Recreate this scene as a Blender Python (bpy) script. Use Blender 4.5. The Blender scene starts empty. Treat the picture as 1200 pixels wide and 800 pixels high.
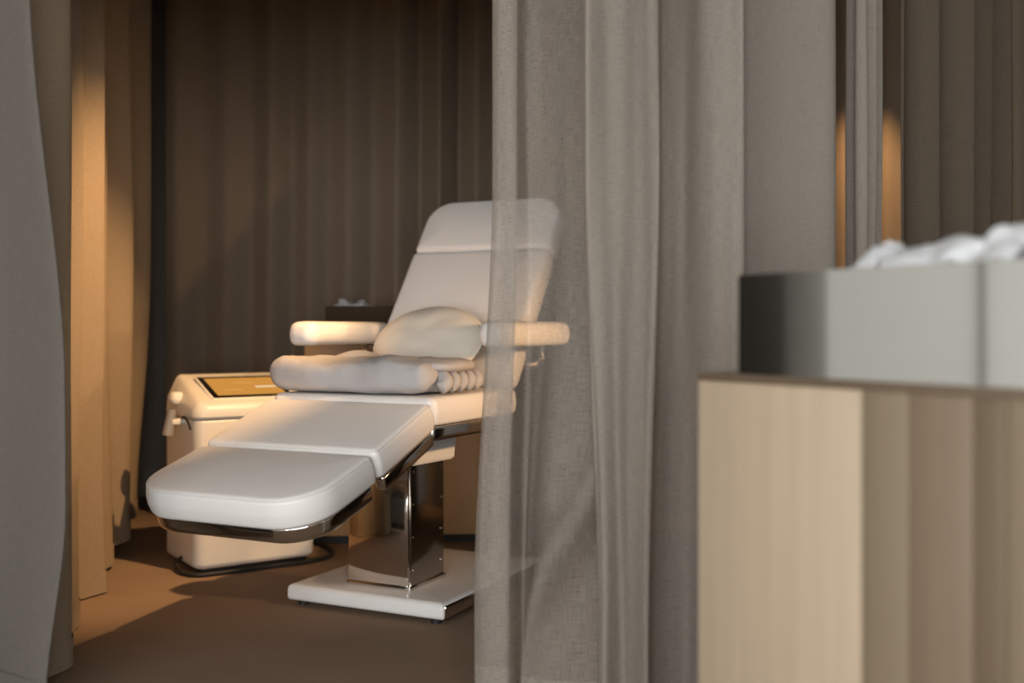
import bpy, bmesh, math, random
from mathutils import Vector, Matrix, noise

scene = bpy.context.scene
col = scene.collection
PI = math.pi

# ------------------------------------------------------------------ camera
cam_d = bpy.data.cameras.new('camera')
cam = bpy.data.objects.new('camera', cam_d)
col.objects.link(cam)
cam.location = (0, 0, 0.90)
cam.rotation_euler = (PI / 2, 0, 0)
cam_d.sensor_width = 36.0
cam_d.lens = 37.5
cam_d.shift_y = -0.0125
cam_d.dof.use_dof = True
cam_d.dof.focus_distance = 3.05
cam_d.dof.aperture_fstop = 1.6
cam_d.clip_start = 0.05
scene.camera = cam

# ------------------------------------------------------------------ world / daylight
world = bpy.data.worlds.new('overcast_sky')
scene.world = world
world.use_nodes = True
bgn = world.node_tree.nodes['Background']
bgn.inputs['Color'].default_value = (0.93, 0.97, 1.0, 1)
bgn.inputs['Strength'].default_value = 9.2

def portal(name, loc, rot, sx, sy):
    d = bpy.data.lights.new(name, 'AREA')
    d.shape = 'RECTANGLE'; d.size = sx; d.size_y = sy
    d.cycles.is_portal = True
    o = bpy.data.objects.new(name, d)
    o.location = loc; o.rotation_euler = rot
    col.objects.link(o)
    return o

XL, XR, YB, YF, ZC = -2.60, 3.10, -2.60, 5.75, 2.75
WY0, WY1, WZ0, WZ1 = -2.30, -0.90, 0.12, 2.50       # window on the left wall
portal('window_daylight', (XL + 0.005, (WY0 + WY1) / 2, (WZ0 + WZ1) / 2), (0, -PI / 2, 0), WZ1 - WZ0, WY1 - WY0)

BX0, BX1, BZ0, BZ1 = -2.4, 1.3, 0.12, 2.50         # window on the wall behind the camera
portal('rear_window_daylight', ((BX0 + BX1) / 2, YB + 0.005, (BZ0 + BZ1) / 2), (PI / 2, 0, 0), BX1 - BX0, BZ1 - BZ0)

scene.view_settings.view_transform = 'Standard'
scene.view_settings.look = 'None'
scene.view_settings.gamma = 1.0
scene.view_settings.use_curve_mapping = False
scene.view_settings.exposure = 0.0

# ------------------------------------------------------------------ materials
def new_mat(name):
    m = bpy.data.materials.new(name)
    m.use_nodes = True
    nt = m.node_tree
    return m, nt, nt.nodes['Principled BSDF'], nt.nodes['Material Output']

def N(nt, t, **kw):
    n = nt.nodes.new(t)
    for k, v in kw.items():
        if k in n.inputs:
            n.inputs[k].default_value = v
        else:
            setattr(n, k, v)
    return n

def plain(name, c, rough=0.5, metal=0.0, bump=None, vary=None, spec=None, coat=None):
    m, nt, p, out = new_mat(name)
    p.inputs['Base Color'].default_value = (*c, 1)
    p.inputs['Roughness'].default_value = rough
    p.inputs['Metallic'].default_value = metal
    if spec is not None: p.inputs['Specular IOR Level'].default_value = spec
    if coat: p.inputs['Coat Weight'].default_value = coat
    tc = N(nt, 'ShaderNodeTexCoord')
    if bump:
        nz = N(nt, 'ShaderNodeTexNoise', Scale=bump[0], Detail=4.0)
        b = N(nt, 'ShaderNodeBump', Strength=bump[1], Distance=bump[2])
        nt.links.new(tc.outputs['Object'], nz.inputs['Vector'])
        nt.links.new(nz.outputs['Fac'], b.inputs['Height'])
        nt.links.new(b.outputs['Normal'], p.inputs['Normal'])
    if vary:
        nz = N(nt, 'ShaderNodeTexNoise', Scale=vary[0], Detail=3.0)
        mx = N(nt, 'ShaderNodeMix'); mx.data_type = 'RGBA'
        a = vary[1]
        mx.inputs[6].default_value = (*[min(1, x * (1 - a)) for x in c], 1)
        mx.inputs[7].default_value = (*[min(1, x * (1 + a)) for x in c], 1)
        nt.links.new(tc.outputs['Object'], nz.inputs['Vector'])
        nt.links.new(nz.outputs['Fac'], mx.inputs[0])
        nt.links.new(mx.outputs[2], p.inputs['Base Color'])
    return m

def linen(name, c, sheer, transl=0.35):
    """woven linen: slubby weave colour, part diffuse, part light passing through the threads"""
    m, nt, p, out = new_mat(name)
    nt.nodes.remove(p)
    tc = N(nt, 'ShaderNodeTexCoord')
    mp1 = N(nt, 'ShaderNodeMapping'); mp1.inputs['Scale'].default_value = (45, 700, 1)     # weft slubs
    mp2 = N(nt, 'ShaderNodeMapping'); mp2.inputs['Scale'].default_value = (600, 22, 1)    # warp
    n1 = N(nt, 'ShaderNodeTexNoise', Scale=1.0, Detail=3.0)
    n2 = N(nt, 'ShaderNodeTexNoise', Scale=1.0, Detail=2.0)
    for mp, n in ((mp1, n1), (mp2, n2)):
        nt.links.new(tc.outputs['UV'], mp.inputs['Vector'])
        nt.links.new(mp.outputs['Vector'], n.inputs['Vector'])
    add = N(nt, 'ShaderNodeMath', operation='MULTIPLY_ADD')
    nt.links.new(n2.outputs['Fac'], add.inputs[0]); add.inputs[1].default_value = 0.6; nt.links.new(n1.outputs['Fac'], add.inputs[2])
    rng = N(nt, 'ShaderNodeMapRange')
    rng.inputs['From Min'].default_value = 0.55; rng.inputs['From Max'].default_value = 1.05
    nt.links.new(add.outputs[0], rng.inputs['Value'])
    mx = N(nt, 'ShaderNodeMix'); mx.data_type = 'RGBA'
    mx.inputs[6].default_value = (*[x * 0.86 for x in c], 1)
    mx.inputs[7].default_value = (*[x * 1.12 for x in c], 1)
    nt.links.new(rng.outputs[0], mx.inputs[0])
    df = N(nt, 'ShaderNodeBsdfDiffuse'); tl = N(nt, 'ShaderNodeBsdfTranslucent')
    nt.links.new(mx.outputs[2], df.inputs['Color']); nt.links.new(mx.outputs[2], tl.inputs['Color'])
    bp = N(nt, 'ShaderNodeBump', Strength=0.25, Distance=0.0006)
    nt.links.new(add.outputs[0], bp.inputs['Height'])
    nt.links.new(bp.outputs['Normal'], df.inputs['Normal'])
    s1 = N(nt, 'ShaderNodeMixShader'); s1.inputs[0].default_value = transl
    nt.links.new(df.outputs[0], s1.inputs[1]); nt.links.new(tl.outputs[0], s1.inputs[2])
    last = s1
    if sheer > 0:
        tr = N(nt, 'ShaderNodeBsdfTransparent')
        r2 = N(nt, 'ShaderNodeMapRange')
        r2.inputs['From Min'].default_value = 0.5; r2.inputs['From Max'].default_value = 1.1
        r2.inputs['To Min'].default_value = sheer + 0.07; r2.inputs['To Max'].default_value = sheer - 0.07
        nt.links.new(add.outputs[0], r2.inputs['Value'])
        s2 = N(nt, 'ShaderNodeMixShader')
        nt.links.new(r2.outputs[0], s2.inputs[0])
        nt.links.new(s1.outputs[0], s2.inputs[1]); nt.links.new(tr.outputs[0], s2.inputs[2])
        last = s2
    nt.links.new(last.outputs[0], out.inputs['Surface'])
    return m

def oak(name, c, rough=0.42):
    m, nt, p, out = new_mat(name)
    tc = N(nt, 'ShaderNodeTexCoord')
    mp = N(nt, 'ShaderNodeMapping'); mp.inputs['Scale'].default_value = (38, 38, 1.6)
    nz = N(nt, 'ShaderNodeTexNoise', Scale=1.0, Detail=6.0, Roughness=0.65)
    mx = N(nt, 'ShaderNodeMix'); mx.data_type = 'RGBA'
    mx.inputs[6].default_value = (*[x * 0.82 for x in c], 1)
    mx.inputs[7].default_value = (*[x * 1.14 for x in c], 1)
    nt.links.new(tc.outputs['Object'], mp.inputs['Vector'])
    nt.links.new(mp.outputs['Vector'], nz.inputs['Vector'])
    nt.links.new(nz.outputs['Fac'], mx.inputs[0])
    nt.links.new(mx.outputs[2], p.inputs['Base Color'])
    b = N(nt, 'ShaderNodeBump', Strength=0.15, Distance=0.001)
    nt.links.new(nz.outputs['Fac'], b.inputs['Height'])
    nt.links.new(b.outputs['Normal'], p.inputs['Normal'])
    p.inputs['Roughness'].default_value = rough
    return m

def emit(name, c, s):
    m, nt, p, out = new_mat(name)
    p.inputs['Base Color'].default_value = (0.02, 0.02, 0.02, 1)
    p.inputs['Emission Color'].default_value = (*c, 1)
    p.inputs['Emission Strength'].default_value = s
    p.inputs['Roughness'].default_value = 0.15
    return m

def carpet_mat():
    m, nt, p, out = new_mat('brown_carpet')
    tc = N(nt, 'ShaderNodeTexCoord')
    n1 = N(nt, 'ShaderNodeTexNoise', Scale=420.0, Detail=3.0)
    n2 = N(nt, 'ShaderNodeTexNoise', Scale=3.0, Detail=3.0)
    for n in (n1, n2): nt.links.new(tc.outputs['Object'], n.inputs['Vector'])
    add = N(nt, 'ShaderNodeMath', operation='MULTIPLY_ADD')
    nt.links.new(n2.outputs['Fac'], add.inputs[0]); add.inputs[1].default_value = 0.35
    nt.links.new(n1.outputs['Fac'], add.inputs[2])
    rng = N(nt, 'ShaderNodeMapRange')
    rng.inputs['From Min'].default_value = 0.4; rng.inputs['From Max'].default_value = 0.95
    nt.links.new(add.outputs[0], rng.inputs['Value'])
    mx = N(nt, 'ShaderNodeMix'); mx.data_type = 'RGBA'
    mx.inputs[6].default_value = (0.20, 0.135, 0.090, 1)
    mx.inputs[7].default_value = (0.33, 0.235, 0.165, 1)
    nt.links.new(rng.outputs[0], mx.inputs[0])
    nt.links.new(mx.outputs[2], p.inputs['Base Color'])
    b = N(nt, 'ShaderNodeBump', Strength=0.6, Distance=0.004)
    nt.links.new(n1.outputs['Fac'], b.inputs['Height'])
    nt.links.new(b.outputs['Normal'], p.inputs['Normal'])
    p.inputs['Roughness'].default_value = 0.95
    p.inputs['Specular IOR Level'].default_value = 0.1
    return m

M = dict(
    carpet=carpet_mat(),
    wall=plain('white_plaster', (0.86, 0.86, 0.83), 0.9, bump=(60, 0.1, 0.002)),
    dark_wall=plain('taupe_wall', (0.30, 0.25, 0.20), 0.9, bump=(60, 0.1, 0.002)),
    ceiling=plain('ceiling_paint', (0.30, 0.27, 0.235), 0.9, bump=(60, 0.1, 0.002)),
    pilaster=plain('dark_stained_trim', (0.030, 0.026, 0.020), 0.4, vary=(6, 0.2)),
    frame=plain('grey_window_frame', (0.04, 0.04, 0.038), 0.4, vary=(5, 0.1)),
    lin_front=linen('sheer_linen', (0.52, 0.455, 0.39), 0.53, 0.30),
    lin_mid=linen('loose_linen', (0.345, 0.302, 0.257), 0.22, 0.2),
    lin_left=linen('shaded_grey_linen', (0.158, 0.138, 0.120), 0.0, 0.12),  # same fabric as the front curtain, weaker light put into the colour
    lin_side=linen('tan_linen', (0.37, 0.29, 0.205), 0.0, 0.12),
    lin_back=linen('taupe_linen', (0.27, 0.207, 0.148), 0.0, 0.10),
    lin_panel=linen('lined_linen', (0.27, 0.235, 0.20), 0.0, 0.12),
    lin_shaded=linen('shaded_brown_linen', (0.098, 0.076, 0.056), 0.0, 0.08),  # shade of the turned-away panel is put into the colour
    leather=plain('white_leatherette', (0.82, 0.775, 0.73), 0.42, bump=(350, 0.12, 0.0006), vary=(4, 0.02)),
    chrome=plain('polished_chrome', (0.74, 0.70, 0.66), 0.07, 1.0, vary=(3, 0.03)),
    steel=plain('smoked_steel', (0.34, 0.29, 0.24), 0.16, 1.0, vary=(4, 0.08)),
    white_enamel=plain('white_enamel', (0.80, 0.77, 0.73), 0.25, vary=(3, 0.02)),
    black=plain('black_rubber', (0.012, 0.012, 0.012), 0.6, vary=(20, 0.2)),
    machine=plain('warm_white_plastic', (0.80, 0.76, 0.68), 0.35, vary=(3, 0.02)),
    groove=plain('grey_seam', (0.36, 0.33, 0.29), 0.6, vary=(10, 0.1)),
    bezel=plain('black_bezel', (0.010, 0.009, 0.008), 0.12, vary=(10, 0.1)),
    screen=emit('warm_reflection_display', (0.62, 0.27, 0.045), 0.95),  # amber glow stands in for warm light reflected off the screen
    screen_light=emit('pale_display_bar', (0.85, 0.62, 0.36), 1.0),
    screen_dim=emit('dim_display_line', (0.75, 0.36, 0.09), 0.95),
    grey_plastic=plain('grey_plastic', (0.28, 0.265, 0.25), 0.4, vary=(8, 0.05)),
    pillow=plain('cream_fabric', (0.74, 0.66, 0.555), 0.85, bump=(500, 0.2, 0.0008), vary=(6, 0.03)),
    blanket=plain('grey_fleece', (0.44, 0.415, 0.405), 0.95, bump=(260, 0.35, 0.002), vary=(25, 0.07)),
    tissue=plain('white_tissue', (0.52, 0.52, 0.52), 0.8, bump=(90, 0.2, 0.002), vary=(20, 0.03)),
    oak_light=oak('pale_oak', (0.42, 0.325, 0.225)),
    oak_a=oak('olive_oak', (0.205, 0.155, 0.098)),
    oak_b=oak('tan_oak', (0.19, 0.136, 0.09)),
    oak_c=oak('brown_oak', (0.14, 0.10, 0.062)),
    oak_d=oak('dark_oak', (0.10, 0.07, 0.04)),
    oak_top=oak('oak_top', (0.13, 0.09, 0.058)),
    oak_back=oak('warm_oak', (0.40, 0.25, 0.12)),
    boxmetal=plain('mirror_steel_box', (0.95, 0.96, 0.93), 0.06, 1.0, vary=(3, 0.03)),
    boxbrown=plain('dark_brown_lacquer', (0.055, 0.034, 0.018), 0.7, vary=(3, 0.1), spec=0.15),
    lampmetal=plain('bronze_lamp_metal', (0.10, 0.075, 0.05), 0.35, 1.0, vary=(6, 0.1)),
)
gm, gnt, gp, gout = new_mat('window_glass')
gnt.nodes.remove(gp)
_t = N(gnt, 'ShaderNodeBsdfTransparent'); _g = N(gnt, 'ShaderNodeBsdfGlossy', Roughness=0.02)
_m = N(gnt, 'ShaderNodeMixShader'); _m.inputs[0].default_value = 0.06
gnt.links.new(_t.outputs[0], _m.inputs[1]); gnt.links.new(_g.outputs[0], _m.inputs[2])
gnt.links.new(_m.outputs[0], gout.inputs['Surface'])
M['glass'] = gm

# ------------------------------------------------------------------ helpers
def link(name, me, mat, parent=None, smooth=False, angle=None):
    if mat is not None: me.materials.append(M[mat] if isinstance(mat, str) else mat)
    if smooth:
        for p in me.polygons: p.use_smooth = True
    if angle is not None:
        me.set_sharp_from_angle(angle=math.radians(angle))
    o = bpy.data.objects.new(name, me)
    col.objects.link(o)
    if parent is not None: o.parent = parent
    return o

def from_bm(name, bm, mat, parent=None, smooth=False, angle=None):
    bmesh.ops.recalc_face_normals(bm, faces=bm.faces)
    me = bpy.data.meshes.new(name)
    bm.to_mesh(me); bm.free()
    return link(name, me, mat, parent, smooth, angle)

def tag(o, label, cat, group=None):
    o['label'] = label; o['category'] = cat
    if group: o['group'] = group
    return o

def empty(name, loc, rz=0.0):
    o = bpy.data.objects.new(name, None)
    o.empty_display_size = 0.1
    o.location = loc; o.rotation_euler = (0, 0, rz)
    col.objects.link(o)
    return o

def struct(o):
    o['kind'] = 'structure'
    return o

def add_box(bm, x0, x1, y0, y1, z0, z1, bevel=0.0, seg=2, mtx=None):
    r = bmesh.ops.create_cube(bm, size=1.0)
    vs = r['verts']
    for v in vs:
        v.co = Vector(((x0 + x1) / 2 + v.co.x * (x1 - x0), (y0 + y1) / 2 + v.co.y * (y1 - y0), (z0 + z1) / 2 + v.co.z * (z1 - z0)))
    if bevel > 0:
        es = list({e for v in vs for e in v.link_edges})
        r2 = bmesh.ops.bevel(bm, geom=es, offset=bevel, segments=seg, affect='EDGES', profile=0.5)
        vs = list({v for f in r2['faces'] for v in f.verts} | {v for v in vs if v.is_valid})
    if mtx is not None:
        for v in vs: v.co = mtx @ v.co
    return vs

def box(name, dims, mat, parent=None, bevel=0.0, seg=2, mtx=None):
    bm = bmesh.new()
    add_box(bm, *dims, bevel=bevel, seg=seg, mtx=mtx)
    return from_bm(name, bm, mat, parent, smooth=bevel > 0, angle=40 if bevel > 0 else None)

def add_cyl(bm, a, b, r0, r1=None, seg=20):
    a = Vector(a); b = Vector(b); r1 = r0 if r1 is None else r1
    d = b - a
    q = d.to_track_quat('Z', 'Y').to_matrix().to_4x4()
    bmesh.ops.create_cone(bm, cap_ends=True, segments=seg, radius1=r0, radius2=r1, depth=d.length, matrix=Matrix.Translation((a + b) / 2) @ q)

def cyl(name, a, b, r0, mat, parent=None, r1=None, seg=20):
    bm = bmesh.new(); add_cyl(bm, a, b, r0, r1, seg)
    return from_bm(name, bm, mat, parent, smooth=True, angle=40)

def rrect(w, l0, l1, radii, inset, n=8):
    """rounded rectangle: x in +-w/2, y in l0..l1, radii = (x-y0, x+y0, x+y1, x-y1) corners"""
    pts = []
    cs = [(-1, l0, 1, radii[0], PI), (1, l0, 1, radii[1], 1.5 * PI), (1, l1, -1, radii[2], 0), (-1, l1, -1, radii[3], 0.5 * PI)]
    for sx, ly, sy, r, a0 in cs:
        rr = max(r - inset, 0.004)
        cx = sx * (w / 2 - inset - rr); cy = ly + sy * (inset + rr)
        for i in range(n + 1):
            a = a0 + (PI / 2) * i / n
            pts.append((cx + rr * math.cos(a), cy + rr * math.sin(a)))
    return pts

def pad_bm(w, l0, l1, radii, thick, er_top=0.03, er_bot=0.012, crown=0.012, mtx=None, n=8, side_puff=0.004):
    """upholstered pad: rounded plan, rolled top edge, crowned top; underside at z=0"""
    bm = bmesh.new()
    rings = []
    prof = []
    k = 4
    for i in range(k + 1):
        a = (PI / 2) * i / k
        prof.append((er_bot * (1 - math.sin(a)), er_bot * (1 - math.cos(a))))
    for i in range(1, 3):
        f = i / 3
        prof.append((-side_puff * math.sin(PI * f), er_bot + (thick - er_bot - er_top) * f))
    k = 6
    for i in range(k + 1):
        a = (PI / 2) * i / k
        prof.append((er_top * (1 - math.cos(a)), thick - er_top + er_top * math.sin(a)))
    half = min(w, abs(l1 - l0)) / 2
    for f in (0.35, 0.6, 0.85):
        ins = er_top + (half - er_top) * f
        prof.append((ins, thick + crown * (1 - (1 - f) ** 2)))
    for ins, z in prof:
        rings.append([bm.verts.new((x, y, z)) for x, y in rrect(w, l0, l1, radii, ins, n)])
    m = len(rings[0])
    for a, b in zip(rings[:-1], rings[1:]):
        for i in range(m):
            bm.faces.new((a[i], a[(i + 1) % m], b[(i + 1) % m], b[i]))
    bm.faces.new(rings[0][::-1]); bm.faces.new(rings[-1])
    if mtx is not None:
        for v in bm.verts: v.co = mtx @ v.co
    return bm

def catmull(pts, per=12):
    P = [Vector(p) for p in pts]
    P = [2 * P[0] - P[1]] + P + [2 * P[-1] - P[-2]]
    out = []
    for i in range(1, len(P) - 2):
        for k in range(per):
            t = k / per
            p0, p1, p2, p3 = P[i - 1], P[i], P[i + 1], P[i + 2]
            out.append(0.5 * ((2 * p1) + (-p0 + p2) * t + (2 * p0 - 5 * p1 + 4 * p2 - p3) * t * t + (-p0 + 3 * p1 - 3 * p2 + p3) * t ** 3))
    out.append(P[-2])
    return out

def resample(pts, n):
    L = [0.0]
    for a, b in zip(pts[:-1], pts[1:]): L.append(L[-1] + (b - a).length)
    out = []; j = 0
    for i in range(n):
        s = L[-1] * i / (n - 1)
        while j < len(L) - 2 and L[j + 1] < s: j += 1
        t = (s - L[j]) / max(1e-9, L[j + 1] - L[j])
        out.append(pts[j].lerp(pts[j + 1], t))
    return out, L[-1]

def tube_bm(pts, r, seg=10, closed=False):
    bm = bmesh.new()
    pts = [Vector(p) for p in pts]
    rings = []
    n = len(pts)
    for i, p in enumerate(pts):
        t = (pts[(i + 1) % n if closed else min(i + 1, n - 1)] - pts[(i - 1) % n if closed else max(i - 1, 0)]).normalized()
        up = Vector((0, 0, 1)) if abs(t.z) < 0.9 else Vector((1, 0, 0))
        a = t.cross(up).normalized(); b = a.cross(t)
        rr = r(i / (n - 1)) if callable(r) else r
        rings.append([bm.verts.new(p + rr * (a * math.cos(2 * PI * k / seg) + b * math.sin(2 * PI * k / seg))) for k in range(seg)])
    pr = list(zip(rings[:-1], rings[1:])) + ([(rings[-1], rings[0])] if closed else [])
    for a, b in pr:
        for k in range(seg): bm.faces.new((a[k], a[(k + 1) % seg], b[(k + 1) % seg], b[k]))
    if not closed:
        bm.faces.new(rings[0]); bm.faces.new(rings[-1])
    return bm

def tube(name, pts, r, mat, parent=None, seg=10, closed=False):
    return from_bm(name, tube_bm(pts, r, seg, closed), mat, parent, smooth=True)

def grid_mesh(name, fn, nu, nv, u0=0.0, u1=1.0, v0=0.0, v1=1.0):
    """fn(u, v) -> (Vector, (uvx, uvy)); a sheet of cloth"""
    vs, uvs, fs = [], [], []
    for j in range(nv + 1):
        for i in range(nu + 1):
            p, uv = fn(u0 + (u1 - u0) * i / nu, v0 + (v1 - v0) * j / nv)
            vs.append(p); uvs.append(uv)
    for j in range(nv):
        for i in range(nu):
            a = j * (nu + 1) + i
            fs.append((a, a + 1, a + nu + 2, a + nu + 1))
    me = bpy.data.meshes.new(name)
    me.from_pydata([tuple(v) for v in vs], [], fs)
    ul = me.uv_layers.new(name='UVMap')
    for lp in me.loops:
        ul.data[lp.index].uv = uvs[lp.vertex_index]
    return me

# ------------------------------------------------------------------ the room
struct(box('floor', (XL - 0.1, XR + 0.1, YB - 0.1, YF + 0.1, -0.08, 0.0), 'carpet'))
struct(box('ceiling', (XL - 0.1, XR + 0.1, YB - 0.1, YF + 0.1, ZC, ZC + 0.08), 'ceiling'))
struct(box('wall_back', (XL - 0.1, XR + 0.1, YF, YF + 0.1, 0, ZC), 'dark_wall'))
bm = bmesh.new()
add_box(bm, XL - 0.1, BX0, YB - 0.1, YB, 0, ZC); add_box(bm, BX1, XR + 0.1, YB - 0.1, YB, 0, ZC)
add_box(bm, BX0, BX1, YB - 0.1, YB, 0, BZ0); add_box(bm, BX0, BX1, YB - 0.1, YB, BZ1, ZC)
struct(from_bm('wall_front', bm, 'wall'))
struct(box('wall_right', (XR, XR + 0.1, YB, YF, 0, ZC), 'wall'))
bm = bmesh.new()
add_box(bm, XL - 0.1, XL, YB, WY0, 0, ZC)
add_box(bm, XL - 0.1, XL, WY1, YF, 0, ZC)
add_box(bm, XL - 0.1, XL, WY0, WY1, 0, WZ0)
add_box(bm, XL - 0.1, XL, WY0, WY1, WZ1, ZC)
struct(from_bm('wall_left', bm, 'wall'))
struct(box('trim_1', (XL, XL + 0.05, 2.20, 2.62, 0, ZC), 'pilaster', bevel=0.004))
struct(box('trim_3', (XL, XL + 0.03, 2.03, 2.20, 0, ZC), 'grey_plastic', bevel=0.004))
struct(box('shading_header', (-1.16, 0.95, 2.74, 2.84, 1.82, ZC), 'dark_wall', bevel=0.004))      # unseen header, added to shade the top of the back curtain
struct(box('trim_2', (XL, XL + 0.008, 1.432, 1.448, 0, ZC), 'frame'))
def window(name, loc, rzv, hw, hh, cuts):
    w = struct(empty(name, loc, rzv))
    bm = bmesh.new()
    add_box(bm, -hw, hw, -0.03, 0.03, 0, 0.04); add_box(bm, -hw, hw, -0.03, 0.03, hh - 0.04, hh)
    add_box(bm, -hw, -hw + 0.03, -0.03, 0.03, 0, hh); add_box(bm, hw - 0.03, hw, -0.03, 0.03, 0, hh)
    from_bm('window_frame', bm, 'frame', w)
    for c in cuts:
        box('mullion', (c - 0.007, c + 0.007, -0.02, 0.02, 0.04, hh - 0.04), 'frame', w)
    e = [-hw] + list(cuts) + [hw]
    for a, b in zip(e[:-1], e[1:]):
        box('pane', (a + 0.014, b - 0.014, -0.003, 0.003, 0.03, hh - 0.03), 'glass', w)
wc = (WY0 + WY1) / 2
window('window_1', (XL - 0.05, wc, WZ0), PI / 2, (WY1 - WY0) / 2, WZ1 - WZ0, [-1.6 - wc])
window('window_2', ((BX0 + BX1) / 2, YB - 0.05, BZ0), 0, (BX1 - BX0) / 2, BZ1 - BZ0, [-0.6, 0.6])

# ------------------------------------------------------------------ curtains
def curtain(name, label, ctrl, mat, z_bot=0.012, z_top=2.70, period=0.16, amp=0.04, over=0.35, seed=0,
            dens=95, shape=None, drift=0.6, hem=True, group=None, amp_top=0.8, side_hem=False):
    rnd = random.Random(seed)
    path, L = resample(catmull(ctrl, 16), 400)
    ph = [rnd.uniform(0, 6.28) for _ in range(8)]
    def at(s):
        f = max(0.0, min(1.0, s / L)) * 399
        i = min(398, int(f))
        p = path[i].lerp(path[i + 1], f - i)
        a = path[max(0, i - 4)]; b = path[min(399, i + 5)]
        t = (b - a).normalized()
        return p, t
    def fn(u, v):
        s = u * L
        p, t = at(s)
        nrm = Vector((t.y, -t.x))
        zz = z_bot + (z_top - z_bot) * v
        hk = 1 - v
        th = 2 * PI * s / period + drift * (math.sin(s * 2.1 + ph[0]) * 1.6 + math.sin(s * 5.3 + ph[1]) * 0.9 + math.sin(s * 9.7 + ph[2]) * 0.45) \
            + 0.35 * math.sin(hk * 2.3 + ph[3] + s * 3.0) * hk
        A = amp * (amp_top + (1 - amp_top) * min(1, hk * 1.6)) * (0.72 + 0.38 * math.sin(s * 3.7 + ph[4]) + 0.2 * math.sin(s * 8.1 + ph[5] + hk))
        w = A * math.sin(th) + 0.25 * A * math.sin(0.5 * th + ph[6]) + 0.006 * hk * math.sin(s * 31 + hk * 4 + ph[7])
        q = p + nrm * w + t * (over * A * math.sin(2 * th))
        nz = noise.noise(Vector((s * 4, zz * 1.4, seed * 3.1))) * 0.012 * hk
        q = q + nrm * nz
        pos = Vector((q.x, q.y, zz))
        if shape: pos = shape(u, v, pos)
        return pos, (s * 1.0, zz)
    nu = max(60, int(L * dens)); nv = 56
    me = grid_mesh(name, fn, nu, nv)
    o = link(name, me, mat, None, smooth=True)
    if hem:
        def fh(u, v):
            p, uv = fn(u, v)
            e = 0.004
            pa, _ = fn(min(1, u + 0.002), v); pb, _ = fn(max(0, u - 0.002), v)
            t = (pa - pb); n2 = Vector((t.y, -t.x, 0))
            if n2.length > 1e-6: n2.normalize()
            return p + n2 * e, (uv[0] + 0.37, uv[1] + 0.21)
        link('hem', grid_mesh('hem', fh, nu, 3, v0=0.0, v1=0.075 / (z_top - z_bot)), mat, o, smooth=True)
        if side_hem:
            uu = 0.035 / L
            a, b = (1 - uu, 1) if side_hem > 0 else (0, uu)
            link('side_hem', grid_mesh('side_hem', fh, 4, nv, u0=a, u1=b), mat, o, smooth=True)
    tag(o, label, 'curtain', group)
    return o

def smooth(a, b, x):
    t = max(0.0, min(1.0, (x - a) / (b - a)))
    return t * t * (3 - 2 * t)

# back curtain, behind chair and machine
curtain('curtain', 'long dark taupe linen curtain hanging behind the treatment chair and oak cabinet',
        [(-1.64, 5.06), (-1.2, 5.10), (-0.4, 5.14), (0.6, 5.16), (1.6, 5.18), (2.6, 5.16)], 'lin_back',
        period=0.20, amp=0.055, over=0.12, seed=11, drift=0.8, z_bot=0.02)

# side curtain, lit by the lamp
def side_shape(u, v, p):
    h = 1 - v
    lift = 0.06 * smooth(0.45, 0.75, u) * (1 - v)
    p.x += 0.02 * math.sin(u * 9 + h * 2) * h - 0.05 * smooth(0.55, 1, h) * smooth(0.5, 0.9, u)
    p.z += lift
    return p
curtain('curtain', 'tan linen curtain catching warm lamplight beside the white machine',
        [(-1.24, 2.66), (-1.215, 2.78), (-1.25, 2.98), (-1.33, 3.22), (-1.46, 3.6), (-1.53, 4.0), (-1.60, 4.4), (-1.66, 4.9), (-1.68, 5.10)], 'lin_side',
        period=0.42, amp=0.062, over=0.22, seed=5, z_bot=0.006, shape=side_shape, drift=0.5)

# left front curtain
def left_shape(u, v, p):
    w = smooth(0.80, 1.0, u)
    z = p.z
    b = 0.085 * smooth(1.75, 0.75, z) - 0.055 * smooth(0.50, 0.0, z)
    p.x += w * b
    return p
curtain('curtain', 'linen curtain in shaded grey tone with stitched side hem drawn back beside the cubicle opening',
        [(-2.54, 2.66), (-2.1, 2.58), (-1.7, 2.52), (-1.45, 2.53), (-1.108, 2.50)], 'lin_left',
        period=0.33, amp=0.045, over=0.25, seed=3, shape=left_shape, side_hem=1, dens=140, drift=0.3)

# front sheer: plan given at the top and near the floor, blended with height
def pxp(px, Y):      # plan point on the sight line of column px at distance Y
    return ((px - 600) / 1250.0 * Y, Y)
top_plan = [pxp(606, 2.64), pxp(588, 2.64), pxp(577, 2.60), pxp(584, 2.56), pxp(604, 2.57), pxp(622, 2.62), pxp(646, 2.57), pxp(672, 2.50),
            pxp(700, 2.44), pxp(703, 2.40), pxp(684, 2.38), pxp(690, 2.34), pxp(722, 2.36), pxp(752, 2.30), pxp(772, 2.27), pxp(768, 2.32),
            pxp(776, 2.40), pxp(800, 2.38), pxp(826, 2.30), pxp(858, 2.25), pxp(872, 2.25), pxp(866, 2.34), pxp(850, 2.44)]
bot_plan = [pxp(596, 2.68), pxp(570, 2.64), pxp(556, 2.58), pxp(566, 2.54), pxp(594, 2.54), pxp(612, 2.60), pxp(618, 2.56), pxp(640, 2.46),
            pxp(700, 2.44), pxp(712, 2.38), pxp(700, 2.36), pxp(706, 2.32), pxp(728, 2.34), pxp(746, 2.29), pxp(760, 2.27), pxp(757, 2.33),
            pxp(766, 2.41), pxp(800, 2.37), pxp(826, 2.30), pxp(858, 2.25), pxp(872, 2.25), pxp(866, 2.34), pxp(850, 2.44)]
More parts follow.
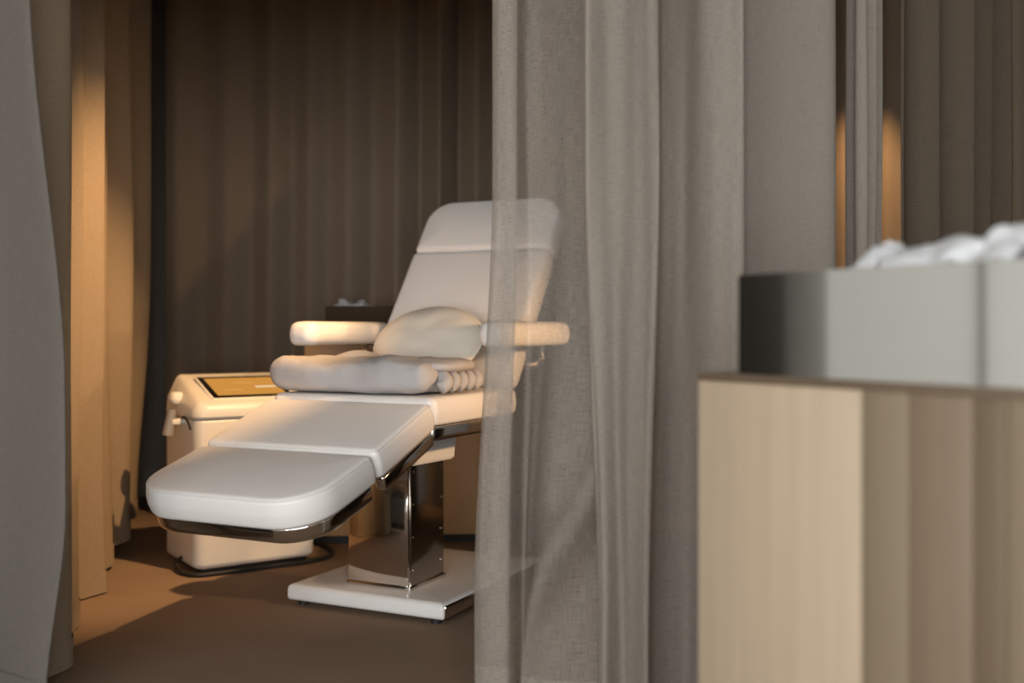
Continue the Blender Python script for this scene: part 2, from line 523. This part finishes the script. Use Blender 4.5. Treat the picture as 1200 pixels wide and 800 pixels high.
def blended(label, tpl, bpl, mat, nu, drag, side):
    ct, cb = catmull(tpl, 12), catmull(bpl, 12)
    tl = resample(ct, 300)[1]
    def fn(u, v):
        f = u * (len(ct) - 1); i = min(len(ct) - 2, int(f)); t = f - i
        a = ct[i].lerp(ct[i + 1], t); b = cb[i].lerp(cb[i + 1], t)
        z = 0.012 + 2.688 * v
        q = a.lerp(b, smooth(1.25, 0.25, z))
        s_ = u * tl
        d = noise.noise(Vector((s_ * 9, z * 1.3, 4.0))) * 0.020 + noise.noise(Vector((s_ * 28, z * 1.6, 9.0))) * 0.007
        if drag:      # one long diagonal drag fold towards the floor
            g = (u - (drag - 0.28 * smooth(0.80, 0.0, z))) / 0.045
            d -= 0.065 * math.exp(-g * g) * smooth(0.95, 0.45, z)
        return Vector((q.x + d * 0.3, q.y + d, z)), (s_, z)
    def fh(u, v):
        p, uv = fn(u, v)
        return p + Vector((0, -0.0025, 0)), (uv[0] + 0.3, uv[1] + 0.2)
    o = link('curtain', grid_mesh('curtain', fn, nu, 60), mat, None, smooth=True)
    link('hem', grid_mesh('hem', fh, nu, 3, v1=0.03), mat, o, smooth=True)
    if side: link('side_hem', grid_mesh('side_hem', fh, 20, 60, u1=side), mat, o, smooth=True)
    tag(o, label, 'curtain')
    return o
blended('sheer linen curtain hanging in front of the backrest and armrest', top_plan[:10], bot_plan[:10], 'lin_front', 260, 0.95, 0.10)
blended('loosely folded linen curtain between the sheer one and the pale oak cabinet', top_plan[10:], bot_plan[10:], 'lin_mid', 320, 0, 0)
curtain('curtain', 'smooth grey-brown lined curtain panel beside the sheer one and the warm slivers',
        [pxp(858, 2.64), pxp(872, 2.55), pxp(900, 2.55), pxp(935, 2.53), pxp(966, 2.54), pxp(977, 2.57), pxp(966, 2.63)], 'lin_panel',
        period=0.40, amp=0.006, over=0.0, seed=2, dens=300)
# further right: narrow gathered fold, then a panel turning away
cn = curtain('curtain', 'narrow gathered brown curtain between two warm slivers of lamplight',
             [pxp(992, 2.72), pxp(1004, 2.66), pxp(1018, 2.69), pxp(1029, 2.76)], 'lin_panel',
             period=0.06, amp=0.012, over=0.2, seed=21, dens=300, hem=False)
curtain('curtain', 'brown linen curtain panel, shade in its colour, turning away behind the foreground oak cabinet',
        [pxp(1042, 2.74), (1.06, 2.78), (1.20, 2.86), (1.36, 3.02), (1.50, 3.25), (1.62, 3.6), (1.70, 4.1)], 'lin_shaded',
        period=0.135, amp=0.034, over=0.3, seed=8)

# ------------------------------------------------------------------ treatment chair
W = Vector((0.898, -0.44, 0)); B = Vector((0.44, 0.898, 0)); U = Vector((0, 0, 1))
CO = Vector((-0.4325, 3.43, 0))
rz = math.atan2(W.y, W.x)
chair = empty('treatment_chair', CO, rz)      # local x = across (image right), y = towards the head end
tag(chair, 'white padded treatment chair with chrome frame and column on a flat white base', 'chair')

def sect(v, z, ang):
    """frame of a padded section: local y runs along the section, rising by ang"""
    return Matrix.Translation((0, v, z)) @ Matrix.Rotation(ang, 4, 'X')

# base plate
bp0 = from_bm('base_plate', pad_bm(0.590, -0.090, 0.64, (0.012,) * 4, 0.052, 0.020, 0.014, 0.0, Matrix.Translation((0, 0, 0.016)), n=4, side_puff=0.0), 'white_enamel', chair, True, 50)
for s in (-1, 1):
    box('end_cap', (s * 0.295 - 0.004, s * 0.295 + 0.004, -0.082, 0.632, 0.022, 0.060), 'chrome', bp0, bevel=0.0035)
for x in (-0.25, 0.25):
    for y in (-0.055, 0.60):
        cyl('foot', (x, y, 0.0), (x, y, 0.018), 0.017, 'black', bp0)
# column
colm = box('column', (-0.114, 0.114, 0.0, 0.225, 0.066, 0.476), 'chrome', chair, bevel=0.006)
sp = box('side_panel', (0.114, 0.120, 0.010, 0.218, 0.075, 0.468), 'steel', colm, bevel=0.0015)
for y in (0.022, 0.206):
    for z in (0.13, 0.235, 0.34, 0.445):
        bm = bmesh.new(); add_cyl(bm, (0.120, y, z), (0.1225, y, z), 0.0035, seg=10)
        from_bm('screw', bm, 'chrome', colm, True, 40)
box('column_foot', (-0.118, 0.124, -0.004, 0.229, 0.064, 0.082), 'chrome', colm, bevel=0.003)
# support bracket under the seat: white wedge
bm = bmesh.new()
prof = [(-0.055, 0.474), (0.205, 0.470), (0.228, 0.61), (0.06, 0.61)]
va = [bm.verts.new((-0.17, y, z)) for y, z in prof]; vb = [bm.verts.new((0.17, y, z)) for y, z in prof]
bm.faces.new(va); bm.faces.new(vb[::-1])
for i in range(4): bm.faces.new((va[i], va[(i + 1) % 4], vb[(i + 1) % 4], vb[i]))
bmesh.ops.bevel(bm, geom=list(bm.edges), offset=0.006, segments=2, affect='EDGES')
from_bm('support_bracket', bm, 'white_enamel', chair, True, 40)
box('under_frame', (-0.22, 0.22, 0.06, 0.52, 0.555, 0.606), 'black', chair, bevel=0.006)

CW = 0.60
# seat
S_T = 0.695
sx = sect(-0.160, S_T - 0.085, 0.0)
from_bm('seat', pad_bm(CW, 0.0, 0.58, (0.03, 0.03, 0.03, 0.03), 0.085, 0.022, 0.012, 0.002, sx), 'leather', chair, True)
def piping(parent, w, l0, l1, radii, z, mtx, n=8):
    pts = [mtx @ Vector((x, y, z)) for x, y in rrect(w, l0, l1, radii, 0.004, n)]
    tube('seam', pts, 0.0018, 'leather', parent, seg=6, closed=True)
rail = lambda y0, y1, m_, nm='side_rail': [from_bm(nm, pad_bm(0.035, y0, y1, (0.012,) * 4, 0.044, 0.010, 0.010, 0, m_ @ Matrix.Translation((s * (CW / 2 - 0.022), 0, -0.046)), n=4, side_puff=0), 'chrome', chair, True) for s in (-1, 1)]
rail(0.012, 0.57, sx)
# calf section
c_ang = math.radians(20.5)
cl = 0.33
kv, kz = -0.163 - cl * math.cos(c_ang), S_T - 0.012 - cl * math.sin(c_ang)
off = Matrix.Translation((0, 0, -0.085))
cx_ = sect(kv, kz, c_ang) @ off
cr = from_bm('calf_rest', pad_bm(CW, 0.004, cl - 0.004, (0.02, 0.02, 0.02, 0.02), 0.085, 0.020, 0.012, 0.004, cx_), 'leather', chair, True)
piping(cr, CW, 0.004, cl - 0.004, (0.02,) * 4, 0.078, cx_)
rail(0.022, cl - 0.02, cx_)
# foot rest
f_ang = math.radians(16.5)
fl = 0.32
fv, fz = kv - fl * math.cos(f_ang), kz - 0.004 - fl * math.sin(f_ang)
fx = sect(fv, fz, f_ang) @ off
fr = from_bm('foot_rest', pad_bm(CW, 0.0, fl - 0.004, (0.135, 0.135, 0.02, 0.02), 0.085, 0.020, 0.014, 0.006, fx, n=12), 'leather', chair, True)
piping(fr, CW, 0.0, fl - 0.004, (0.135, 0.135, 0.02, 0.02), 0.078, fx, 12)
from_bm('foot_rest_pan', pad_bm(CW - 0.016, 0.014, fl - 0.022, (0.125, 0.125, 0.012, 0.012), 0.046, 0.006, 0.016, 0.0, fx @ Matrix.Translation((0, 0, -0.046)), n=12, side_puff=0), 'chrome', chair, True, 50)
for s in (-1, 1):
    for (v_, z_) in ((-0.163, S_T - 0.10), (kv, kz - 0.098)):
        cyl('hinge', (s * 0.262 - 0.012, v_, z_), (s * 0.262 + 0.012, v_, z_), 0.014, 'black', chair, seg=16)
cyl('release_knob', (0.13, kv - 0.06, kz - 0.215), (0.13, kv - 0.06, kz - 0.15), 0.011, 'white_enamel', chair, r1=0.014)
# backrest
b_ang = math.radians(55)
bv, bz = 0.43, S_T - 0.02
bx = sect(bv, bz, b_ang)
BL = 0.82
HB = 0.585
from_bm('backrest', pad_bm(CW - 0.02, 0.0, HB - 0.003, (0.05, 0.05, 0.02, 0.02), 0.090, 0.024, 0.014, 0.006, bx @ Matrix.Translation((0, 0, 0))), 'leather', chair, True)
from_bm('headrest', pad_bm(CW - 0.02, HB + 0.001, BL + 0.02, (0.02, 0.02, 0.105, 0.105), 0.090, 0.026, 0.014, 0.008, bx, n=12), 'leather', chair, True)
from_bm('back_frame', pad_bm(CW - 0.07, 0.03, BL - 0.03, (0.04, 0.04, 0.09, 0.09), 0.034, 0.006, 0.010, 0.0, bx @ Matrix.Translation((0, 0, -0.035)), n=10, side_puff=0), 'chrome', chair, True, 50)
# armrests
for s in (-1, 1):
    ar = from_bm('armrest', pad_bm(0.115, 0.075, 0.60, (0.045, 0.045, 0.045, 0.045), 0.082, 0.030, 0.024, 0.002, Matrix.Translation((s * 0.372, 0, 0.842)), n=8, side_puff=0.002), 'leather', chair, True)
    tube('armrest_bracket', [(s * 0.372, 0.47, 0.846), (s * 0.368, 0.49, 0.80), (s * 0.335, 0.505, 0.775), (s * 0.255, 0.51, 0.765)], 0.013, 'chrome', ar)

# ------------------------------------------------------------------ blanket, pillow on the chair
def at_chair(x, y, z): return CO + W * x + B * y + U * z

bl = empty('folded_blanket', at_chair(-0.01, -0.03, S_T + 0.003), rz)
tag(bl, 'grey fleece blanket folded into a thick roll across the chair seat', 'blanket')
# front roll: rounded slab along x with soft lumps
def lump(name, x0, x1, y0, y1, z0, z1, seed, amt, nx=40, nt=36, pw=2.6, endpow=3.0):
    vs, fs = [], []
    for i in range(nx + 1):
        f = i / nx; e = abs(2 * f - 1)
        sc = (1 - e ** (endpow * 3)) ** 0.5 if e < 1 else 0.0
        sc = max(sc, 0.04)
        x = x0 + (x1 - x0) * f
        for k in range(nt):
            a = 2 * PI * k / nt
            c, s = math.cos(a), math.sin(a)
            cy = math.copysign(abs(c) ** (2 / pw), c); cz = math.copysign(abs(s) ** (2 / pw), s)
            y = (y0 + y1) / 2 + cy * (y1 - y0) / 2 * (0.25 + 0.75 * sc)
            z = (z0 + z1) / 2 + cz * (z1 - z0) / 2 * (0.25 + 0.75 * sc)
            d = noise.noise(Vector((x * 9, y * 12, z * 14 + seed))) * amt + noise.noise(Vector((x * 28, y * 30, z * 30 + seed))) * amt * 0.35
            y += c * d; z += s * d * (1.0 if s > 0 else 0.25)
            vs.append((x, y, max(z, z0)))
    for i in range(nx):
        for k in range(nt):
            fs.append((i * nt + k, i * nt + (k + 1) % nt, (i + 1) * nt + (k + 1) % nt, (i + 1) * nt + k))
    fs.append(tuple(range(nt))[::-1]); fs.append(tuple(nx * nt + k for k in range(nt)))
    me = bpy.data.meshes.new(name); me.from_pydata(vs, [], fs)
    return me
link('front_roll', lump('front_roll', -0.330, 0.268, -0.130, 0.035, 0.0, 0.112, 3, 0.016), 'blanket', bl, True)
link('top_layer', lump('top_layer', -0.29, 0.308, -0.06, 0.206, 0.060, 0.110, 8, 0.010), 'blanket', bl, True)
link('bottom_layer', lump('bottom_layer', -0.29, 0.280, -0.04, 0.205, 0.0, 0.066, 12, 0.006), 'blanket', bl, True)
for i in range(5):        # bunched folds showing at the open end
    y = -0.035 + i * 0.050
    tube('end_fold', catmull([Vector(q) for q in ((0.18, y + 0.045, 0.056), (0.262, y + 0.036, 0.052), (0.292, y + 0.015, 0.036), (0.286, y - 0.008, 0.020))], 6),
         lambda t: 0.026 - 0.006 * t, 'blanket', bl, seg=12)
# loose corner of the blanket showing behind the roll
def hump(u, v):
    x = -0.235 + 0.20 * u; y = 0.08 + 0.12 * v
    z = 0.100 + 0.030 * math.sin(PI * u) ** 0.8 * math.sin(PI * min(1, v * 1.05)) ** 0.6 if 0 < u < 1 and 0 < v < 1 else 0.09
    return Vector((x, y, z)), (x, y)
link('corner_fold', grid_mesh('corner_fold', hump, 22, 16), 'blanket', bl, True)

pl = empty('cushion', at_chair(0.02, 0.345, S_T + 0.004), rz)
tag(pl, 'round cream cushion propped against the chair backrest behind the folded blanket', 'cushion')
bm = bmesh.new()
R_, T_ = 0.205, 0.060
nr, na = 14, 56
tilt = Matrix.Translation((0, -0.10, 0.0)) @ Matrix.Rotation(math.radians(55), 4, 'X') @ Matrix.Translation((0, R_ * 0.72, 0.058)) @ Matrix.Diagonal((1.03, 0.72, 0.9, 1))
rows = {}
for sgn in (1, -1):
    prev = None
    ctr = bm.verts.new((0, 0, sgn * T_ * 0.98))
    for i in range(1, nr + 1):
        f = i / nr
        r = R_ * math.sin(f * PI / 2) ** 0.8
        h = T_ * max(0.0, 1 - (r / R_) ** 2.4) ** 0.62
        if i == nr:
            if sgn == 1:
                ring = [bm.verts.new((R_ * math.cos(2 * PI * k / na), R_ * math.sin(2 * PI * k / na), 0)) for k in range(na)]
                rows['rim'] = ring
            else: ring = rows['rim']
        else:
            ring = []
            for k in range(na):
                a = 2 * PI * k / na
                pk = 1 + 0.018 * math.sin(a * 17) * f ** 3
                wv = noise.noise(Vector((math.cos(a) * r * 14, math.sin(a) * r * 14, sgn * 2.0))) * 0.006
                ring.append(bm.verts.new((r * math.cos(a), r * math.sin(a), sgn * (h * pk) + wv)))
        if prev is None:
            for k in range(na): bm.faces.new((ctr, ring[k], ring[(k + 1) % na]))
        else:
            for k in range(na): bm.faces.new((prev[k], ring[k], ring[(k + 1) % na], prev[(k + 1) % na]))
        prev = ring
for v in bm.verts: v.co = tilt @ v.co
from_bm('cushion_cover', bm, 'pillow', pl, True)
tube('piping', [tilt @ Vector((R_ * math.cos(2 * PI * k / 48), R_ * math.sin(2 * PI * k / 48), 0)) for k in range(48)], 0.0045, 'pillow', pl, seg=8, closed=True)

# ------------------------------------------------------------------ white treatment machine
mrz = math.atan2(0.567, 0.824)
mc = empty('treatment_machine', (-1.150, 3.875, 0.0), mrz)     # local x = along its front, y = depth, origin front-left corner
tag(mc, 'white floor-standing treatment machine with sloping touchscreen painted with a warm reflection beside the tan curtain', 'machine')
mw, md = 0.476, 0.37
from_bm('body', pad_bm(mw, 0.0, md, (0.045, 0.045, 0.03, 0.03), 0.547, 0.010, 0.022, 0.0, Matrix.Translation((mw / 2, 0, 0.018)), n=8, side_puff=0), 'machine', mc, True, 50)
box('plinth', (0.03, mw - 0.03, 0.03, md - 0.03, 0.0, 0.022), 'black', mc, bevel=0.004)
# seam ring between body and console
from_bm('seam', pad_bm(mw - 0.008, 0.004, md - 0.004, (0.042, 0.042, 0.028, 0.028), 0.012, 0.002, 0.002, 0.0, Matrix.Translation((mw / 2, 0, 0.560)), n=8, side_puff=0), 'groove', mc, True, 50)
# console: rounded foot, sloping top plane, tapering cheeks
bm = bmesh.new()
zlo, zf, zb = 0.568, 0.620, 0.720
def con_ring(zfun, ins, insx):
    return [bm.verts.new((mw / 2 + x * (1 - insx * (0.3 + 0.7 * (y / md))), y, zfun(y))) for x, y in rrect(mw + 0.006, -0.006, md, (0.05, 0.05, 0.03, 0.03), ins, 8)]
slope = lambda y: zf + (zb - zf) * max(0, min(1, y / (md * 0.80)))
rings = [con_ring(lambda y: zlo, 0.006, 0), con_ring(lambda y: zlo + 0.008, 0.0, 0), con_ring(lambda y: zlo + (slope(y) - zlo) * 0.45, 0.0, 0.02),
         con_ring(lambda y: slope(y) - 0.010, 0.003, 0.16), con_ring(lambda y: slope(y) - 0.002, 0.012, 0.17), con_ring(lambda y: slope(y), 0.022, 0.17)]
m_ = len(rings[0])
for a, b in zip(rings[:-1], rings[1:]):
    for i in range(m_): bm.faces.new((a[i], a[(i + 1) % m_], b[(i + 1) % m_], b[i]))
bm.faces.new(rings[0][::-1])
# top as strips following the slope
top = rings[-1]
bmesh.ops.contextual_create(bm, geom=top)
console = from_bm('console', bm, 'machine', mc, True, 35)
sl = math.atan2(zb - zf, md * 0.80)
scm = Matrix.Translation((mw / 2, 0, zf)) @ Matrix.Rotation(sl, 4, 'X')
scr = box('touchscreen', (-0.150, 0.165, 0.060, 0.275, -0.004, 0.004), 'bezel', mc, bevel=0.002, mtx=scm)
box('screen_rim', (-0.158, 0.173, 0.052, 0.283, -0.006, 0.0022), 'machine', scr, bevel=0.002, mtx=scm)
box('display', (-0.128, 0.143, 0.080, 0.255, 0.002, 0.0048), 'screen', scr, mtx=scm)
box('display_bar', (0.045, 0.128, 0.148, 0.164, 0.004, 0.0054), 'screen_light', scr, mtx=scm)
box('display_line', (-0.085, -0.015, 0.128, 0.135, 0.004, 0.0053), 'screen_dim', scr, mtx=scm)
box('display_line', (-0.03, 0.05, 0.198, 0.205, 0.004, 0.0053), 'screen_dim', scr, mtx=scm)
# handpiece in its holder on the left cheek, cable
hp = box('holder', (-0.05, 0.006, 0.11, 0.15, 0.545, 0.565), 'machine', mc, bevel=0.004)
cyl('handpiece', (-0.062, 0.13, 0.505), (-0.045, 0.13, 0.600), 0.021, 'grey_plastic', mc, r1=0.016)
from_bm('side_knob', pad_bm(0.05, 0.20, 0.26, (0.02,) * 4, 0.045, 0.016, 0.006, 0, Matrix.Translation((0.0, 0, 0.615)), n=6), 'machine', mc, True)
tube('hose', catmull([Vector((-0.012, 0.13, 0.56)), Vector((-0.012, 0.10, 0.575)), Vector((-0.010, 0.06, 0.56)), Vector((-0.004, 0.045, 0.53))], 8), 0.004, 'black', mc, seg=8)
pcd = catmull([Vector(p) for p in ((0.02, 0.16, 0.05), (-0.02, 0.15, 0.03), (-0.035, 0.06, 0.010), (0.0, -0.02, 0.009), (0.12, -0.035, 0.009), (0.30, -0.035, 0.009), (0.46, -0.03, 0.009), (0.56, 0.04, 0.009), (0.60, 0.20, 0.009), (0.56, 0.40, 0.009))], 8)
tube('power_cable', pcd, 0.008, 'black', mc, seg=8)

# ------------------------------------------------------------------ oak cabinet in the foreground
FD = Vector((0.523, -0.853, 0))
crz = math.atan2(FD.y, FD.x)
def cabinet(loc, rzv, label, height, depth, face_strips, body, top):
    c = empty('oak_cabinet', loc, rzv)          # local x along the face, -y is the outward face, y into the body
    tag(c, label, 'cabinet')
    Lc = face_strips[-1][1]
    box('body', (0.004, Lc - 0.004, 0.018, depth, 0.05, height - 0.012), body, c, bevel=0.002)
    box('plinth', (0.03, Lc - 0.03, 0.04, depth - 0.02, 0.0, 0.05), 'black', c)
    for a, b, mt in face_strips:
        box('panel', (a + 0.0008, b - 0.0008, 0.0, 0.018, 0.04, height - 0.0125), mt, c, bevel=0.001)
    box('top', (0.0, Lc, 0.0, depth, height - 0.012, height), top, c, bevel=0.001)
    return c
CH = 0.831
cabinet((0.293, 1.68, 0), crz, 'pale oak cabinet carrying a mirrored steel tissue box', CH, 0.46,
        [(0, 0.321, 'oak_light'), (0.321, 0.395, 'oak_a'), (0.395, 0.486, 'oak_b'), (0.486, 0.53, 'oak_c'), (0.53, 0.575, 'oak_a'), (0.575, 0.80, 'oak_d')], 'oak_light', 'oak_top')  # face in strips of differing tone, mostly darker towards the right end

def tissue_mesh(name, seed, lx, ly, hz, peaks):
    rnd = random.Random(seed)
    def fn(u, v):
        x = (u - 0.5) * lx; y = (v - 0.5) * ly
        e = min(u, 1 - u, v, 1 - v)
        h = 0
        for px_, ph_, pw_ in peaks:
            h = max(h, ph_ * math.exp(-((u - px_) / pw_) ** 2))
        z = hz * h * math.sin(PI * v) ** 0.5 if 0 < v < 1 else 0
        z += noise.noise(Vector((u * 7, v * 6, seed))) * 0.16 * hz + abs(noise.noise(Vector((u * 13, v * 9, seed + 5)))) * 0.14 * hz
        x += noise.noise(Vector((u * 5, v * 5, seed + 9))) * 0.02
        y += noise.noise(Vector((u * 5, v * 5, seed + 19))) * 0.02
        return Vector((x, y, max(0.001, z))), (u, v)
    return grid_mesh(name, fn, 40, 24)

def tissue_box(loc, rzv, label, Lb, Db, Hb, mat, tl_label, tx, tlx, thz, peaks, seed):
    b = empty('tissue_box', loc, rzv)
    tag(b, label, 'box')
    bm = bmesh.new()
    t = 0.004
    add_box(bm, 0, Lb, 0, t, 0, Hb); add_box(bm, 0, Lb, Db - t, Db, 0, Hb)
    add_box(bm, 0, t, t, Db - t, 0, Hb); add_box(bm, Lb - t, Lb, t, Db - t, 0, Hb)
    from_bm('shell', bm, mat, b)
    bm = bmesh.new()
    a, c = 0.22 * Db, 0.78 * Db
    add_box(bm, t, Lb - t, t, a, Hb - t, Hb - 0.0005); add_box(bm, t, Lb - t, c, Db - t, Hb - t, Hb - 0.0005)
    from_bm('lid', bm, mat, b)
    link_m = Matrix.Translation(loc) @ Matrix.Rotation(rzv, 4, 'Z')
    ts = link('tissue', tissue_mesh('tissue', seed, tlx, Db * 0.75, thz, peaks), 'tissue', None, True)
    ts.location = link_m @ Vector((tx, Db * 0.5, Hb - 0.001)); ts.rotation_euler = (0, 0, rzv)
    tag(ts, tl_label, 'tissue')
    return b
nv_ = Vector((-FD.y, FD.x, 0))          # into the body
p0 = Vector((0.293, 1.68, CH)) + FD * 0.078 + nv_ * 0.012
tissue_box(p0, crz, 'mirrored steel tissue box on the pale oak foreground cabinet', 0.56, 0.16, 0.150, 'boxmetal',
           'crumpled white tissue pulled from the mirrored steel box', 0.315, 0.24, 0.046, [(0.09, 0.80, 0.10), (0.35, 0.62, 0.3), (0.60, 0.8, 0.3), (0.86, 1.0, 0.17)], 4)

# ------------------------------------------------------------------ oak cabinet behind the chair
brz = math.radians(4)
cabinet((-0.86, 4.42, 0), brz, 'warm oak cabinet standing behind the treatment chair', CH, 0.42,
        [(0, 0.26, 'oak_back'), (0.26, 0.52, 'oak_back'), (0.52, 0.80, 'oak_back')], 'oak_back', 'oak_back')
pb = Vector((-0.86, 4.42, CH)) + Vector((math.cos(brz), math.sin(brz), 0)) * 0.075 + Vector((-math.sin(brz), math.cos(brz), 0)) * 0.10
tissue_box(pb, brz, 'dark bronze tissue box on the oak cabinet behind the chair', 0.56, 0.16, 0.165, 'boxbrown',
           'small crumpled tissue on the dark bronze box behind the armrest', 0.115, 0.16, 0.034, [(0.25, 1.0, 0.2), (0.7, 0.75, 0.2)], 13)

# ------------------------------------------------------------------ warm ceiling spotlights inside the cubicle
def spotlight(p, aim, label, power, size, blend, rad=0.025):
    sp_ = empty('ceiling_spotlight', (p[0], p[1], ZC))
    tag(sp_, label, 'spotlight')
    cyl('ceiling_plate', (0, 0, -0.018), (0, 0, 0.0), 0.055, 'lampmetal', sp_, seg=28)
    c = Vector((0, 0, p[2] - ZC))
    d = (Vector(aim) - Vector(p)).normalized()
    cyl('stem', (0, 0, c.z), (0, 0, -0.018), 0.008, 'lampmetal', sp_)
    bm = bmesh.new()
    q = d.to_track_quat('Z', 'Y').to_matrix().to_4x4()
    bmesh.ops.create_cone(bm, cap_ends=False, segments=28, radius1=0.040, radius2=0.046, depth=0.13, matrix=Matrix.Translation(c) @ q)
    bmesh.ops.solidify(bm, geom=list(bm.faces), thickness=0.003)
    from_bm('shade', bm, 'lampmetal', sp_, True, 40)
    cyl('shade_cap', c - d * 0.066, c - d * 0.058, 0.040, 'lampmetal', sp_, seg=28)
    l = bpy.data.lights.new('lamp_light', 'SPOT')
    l.energy = power; l.color = (1.0, 0.60, 0.28); l.spot_size = math.radians(size); l.spot_blend = blend; l.shadow_soft_size = rad
    o = bpy.data.objects.new('lamp_light', l); col.objects.link(o)
    o.parent = sp_; o.location = c + d * 0.068
    o.rotation_euler = d.to_track_quat('-Z', 'Y').to_euler()
spotlight((0.15, 2.95, 2.58), (-1.55, 3.84, 0.50), 'bronze ceiling spotlight aimed at the white machine and tan curtain', 340, 46, 0.8)
spotlight((1.75, 4.45, 2.58), (1.72, 5.10, 0.95), 'bronze ceiling spotlight aimed at the back curtain', 120, 60, 0.7)

# ------------------------------------------------------------------ low warm reading lamp inside the cubicle, behind the lined panel
lp = empty('floor_lamp', (0.80, 3.02, 0.0))
tag(lp, 'short bronze floor lamp standing behind the lined curtain panel', 'lamp')
cyl('base', (0, 0, 0), (0, 0, 0.02), 0.085, 'lampmetal', lp, seg=36)
cyl('pole', (0, 0, 0.02), (0, 0, 0.98), 0.010, 'lampmetal', lp)
hpt = Vector((-0.03, 0.01, 1.0)); hd = (Vector((-0.25, 3.55, 0.84)) - Vector((0.77, 3.03, 1.0))).normalized()
bm = bmesh.new()
bmesh.ops.create_cone(bm, cap_ends=False, segments=28, radius1=0.030, radius2=0.052, depth=0.10, matrix=Matrix.Translation(hpt) @ hd.to_track_quat('Z', 'Y').to_matrix().to_4x4())
bmesh.ops.solidify(bm, geom=list(bm.faces), thickness=0.003)
from_bm('shade', bm, 'lampmetal', lp, True, 40)
cyl('socket', hpt - hd * 0.062, hpt - hd * 0.048, 0.029, 'lampmetal', lp)
ll = bpy.data.lights.new('lamp_light', 'SPOT')
ll.energy = 36; ll.color = (1.0, 0.62, 0.32); ll.spot_size = math.radians(78); ll.spot_blend = 0.8; ll.shadow_soft_size = 0.03
lo = bpy.data.objects.new('lamp_light', ll); col.objects.link(lo)
lo.parent = lp; lo.location = hpt + hd * 0.052; lo.rotation_euler = hd.to_track_quat('-Z', 'Y').to_euler()
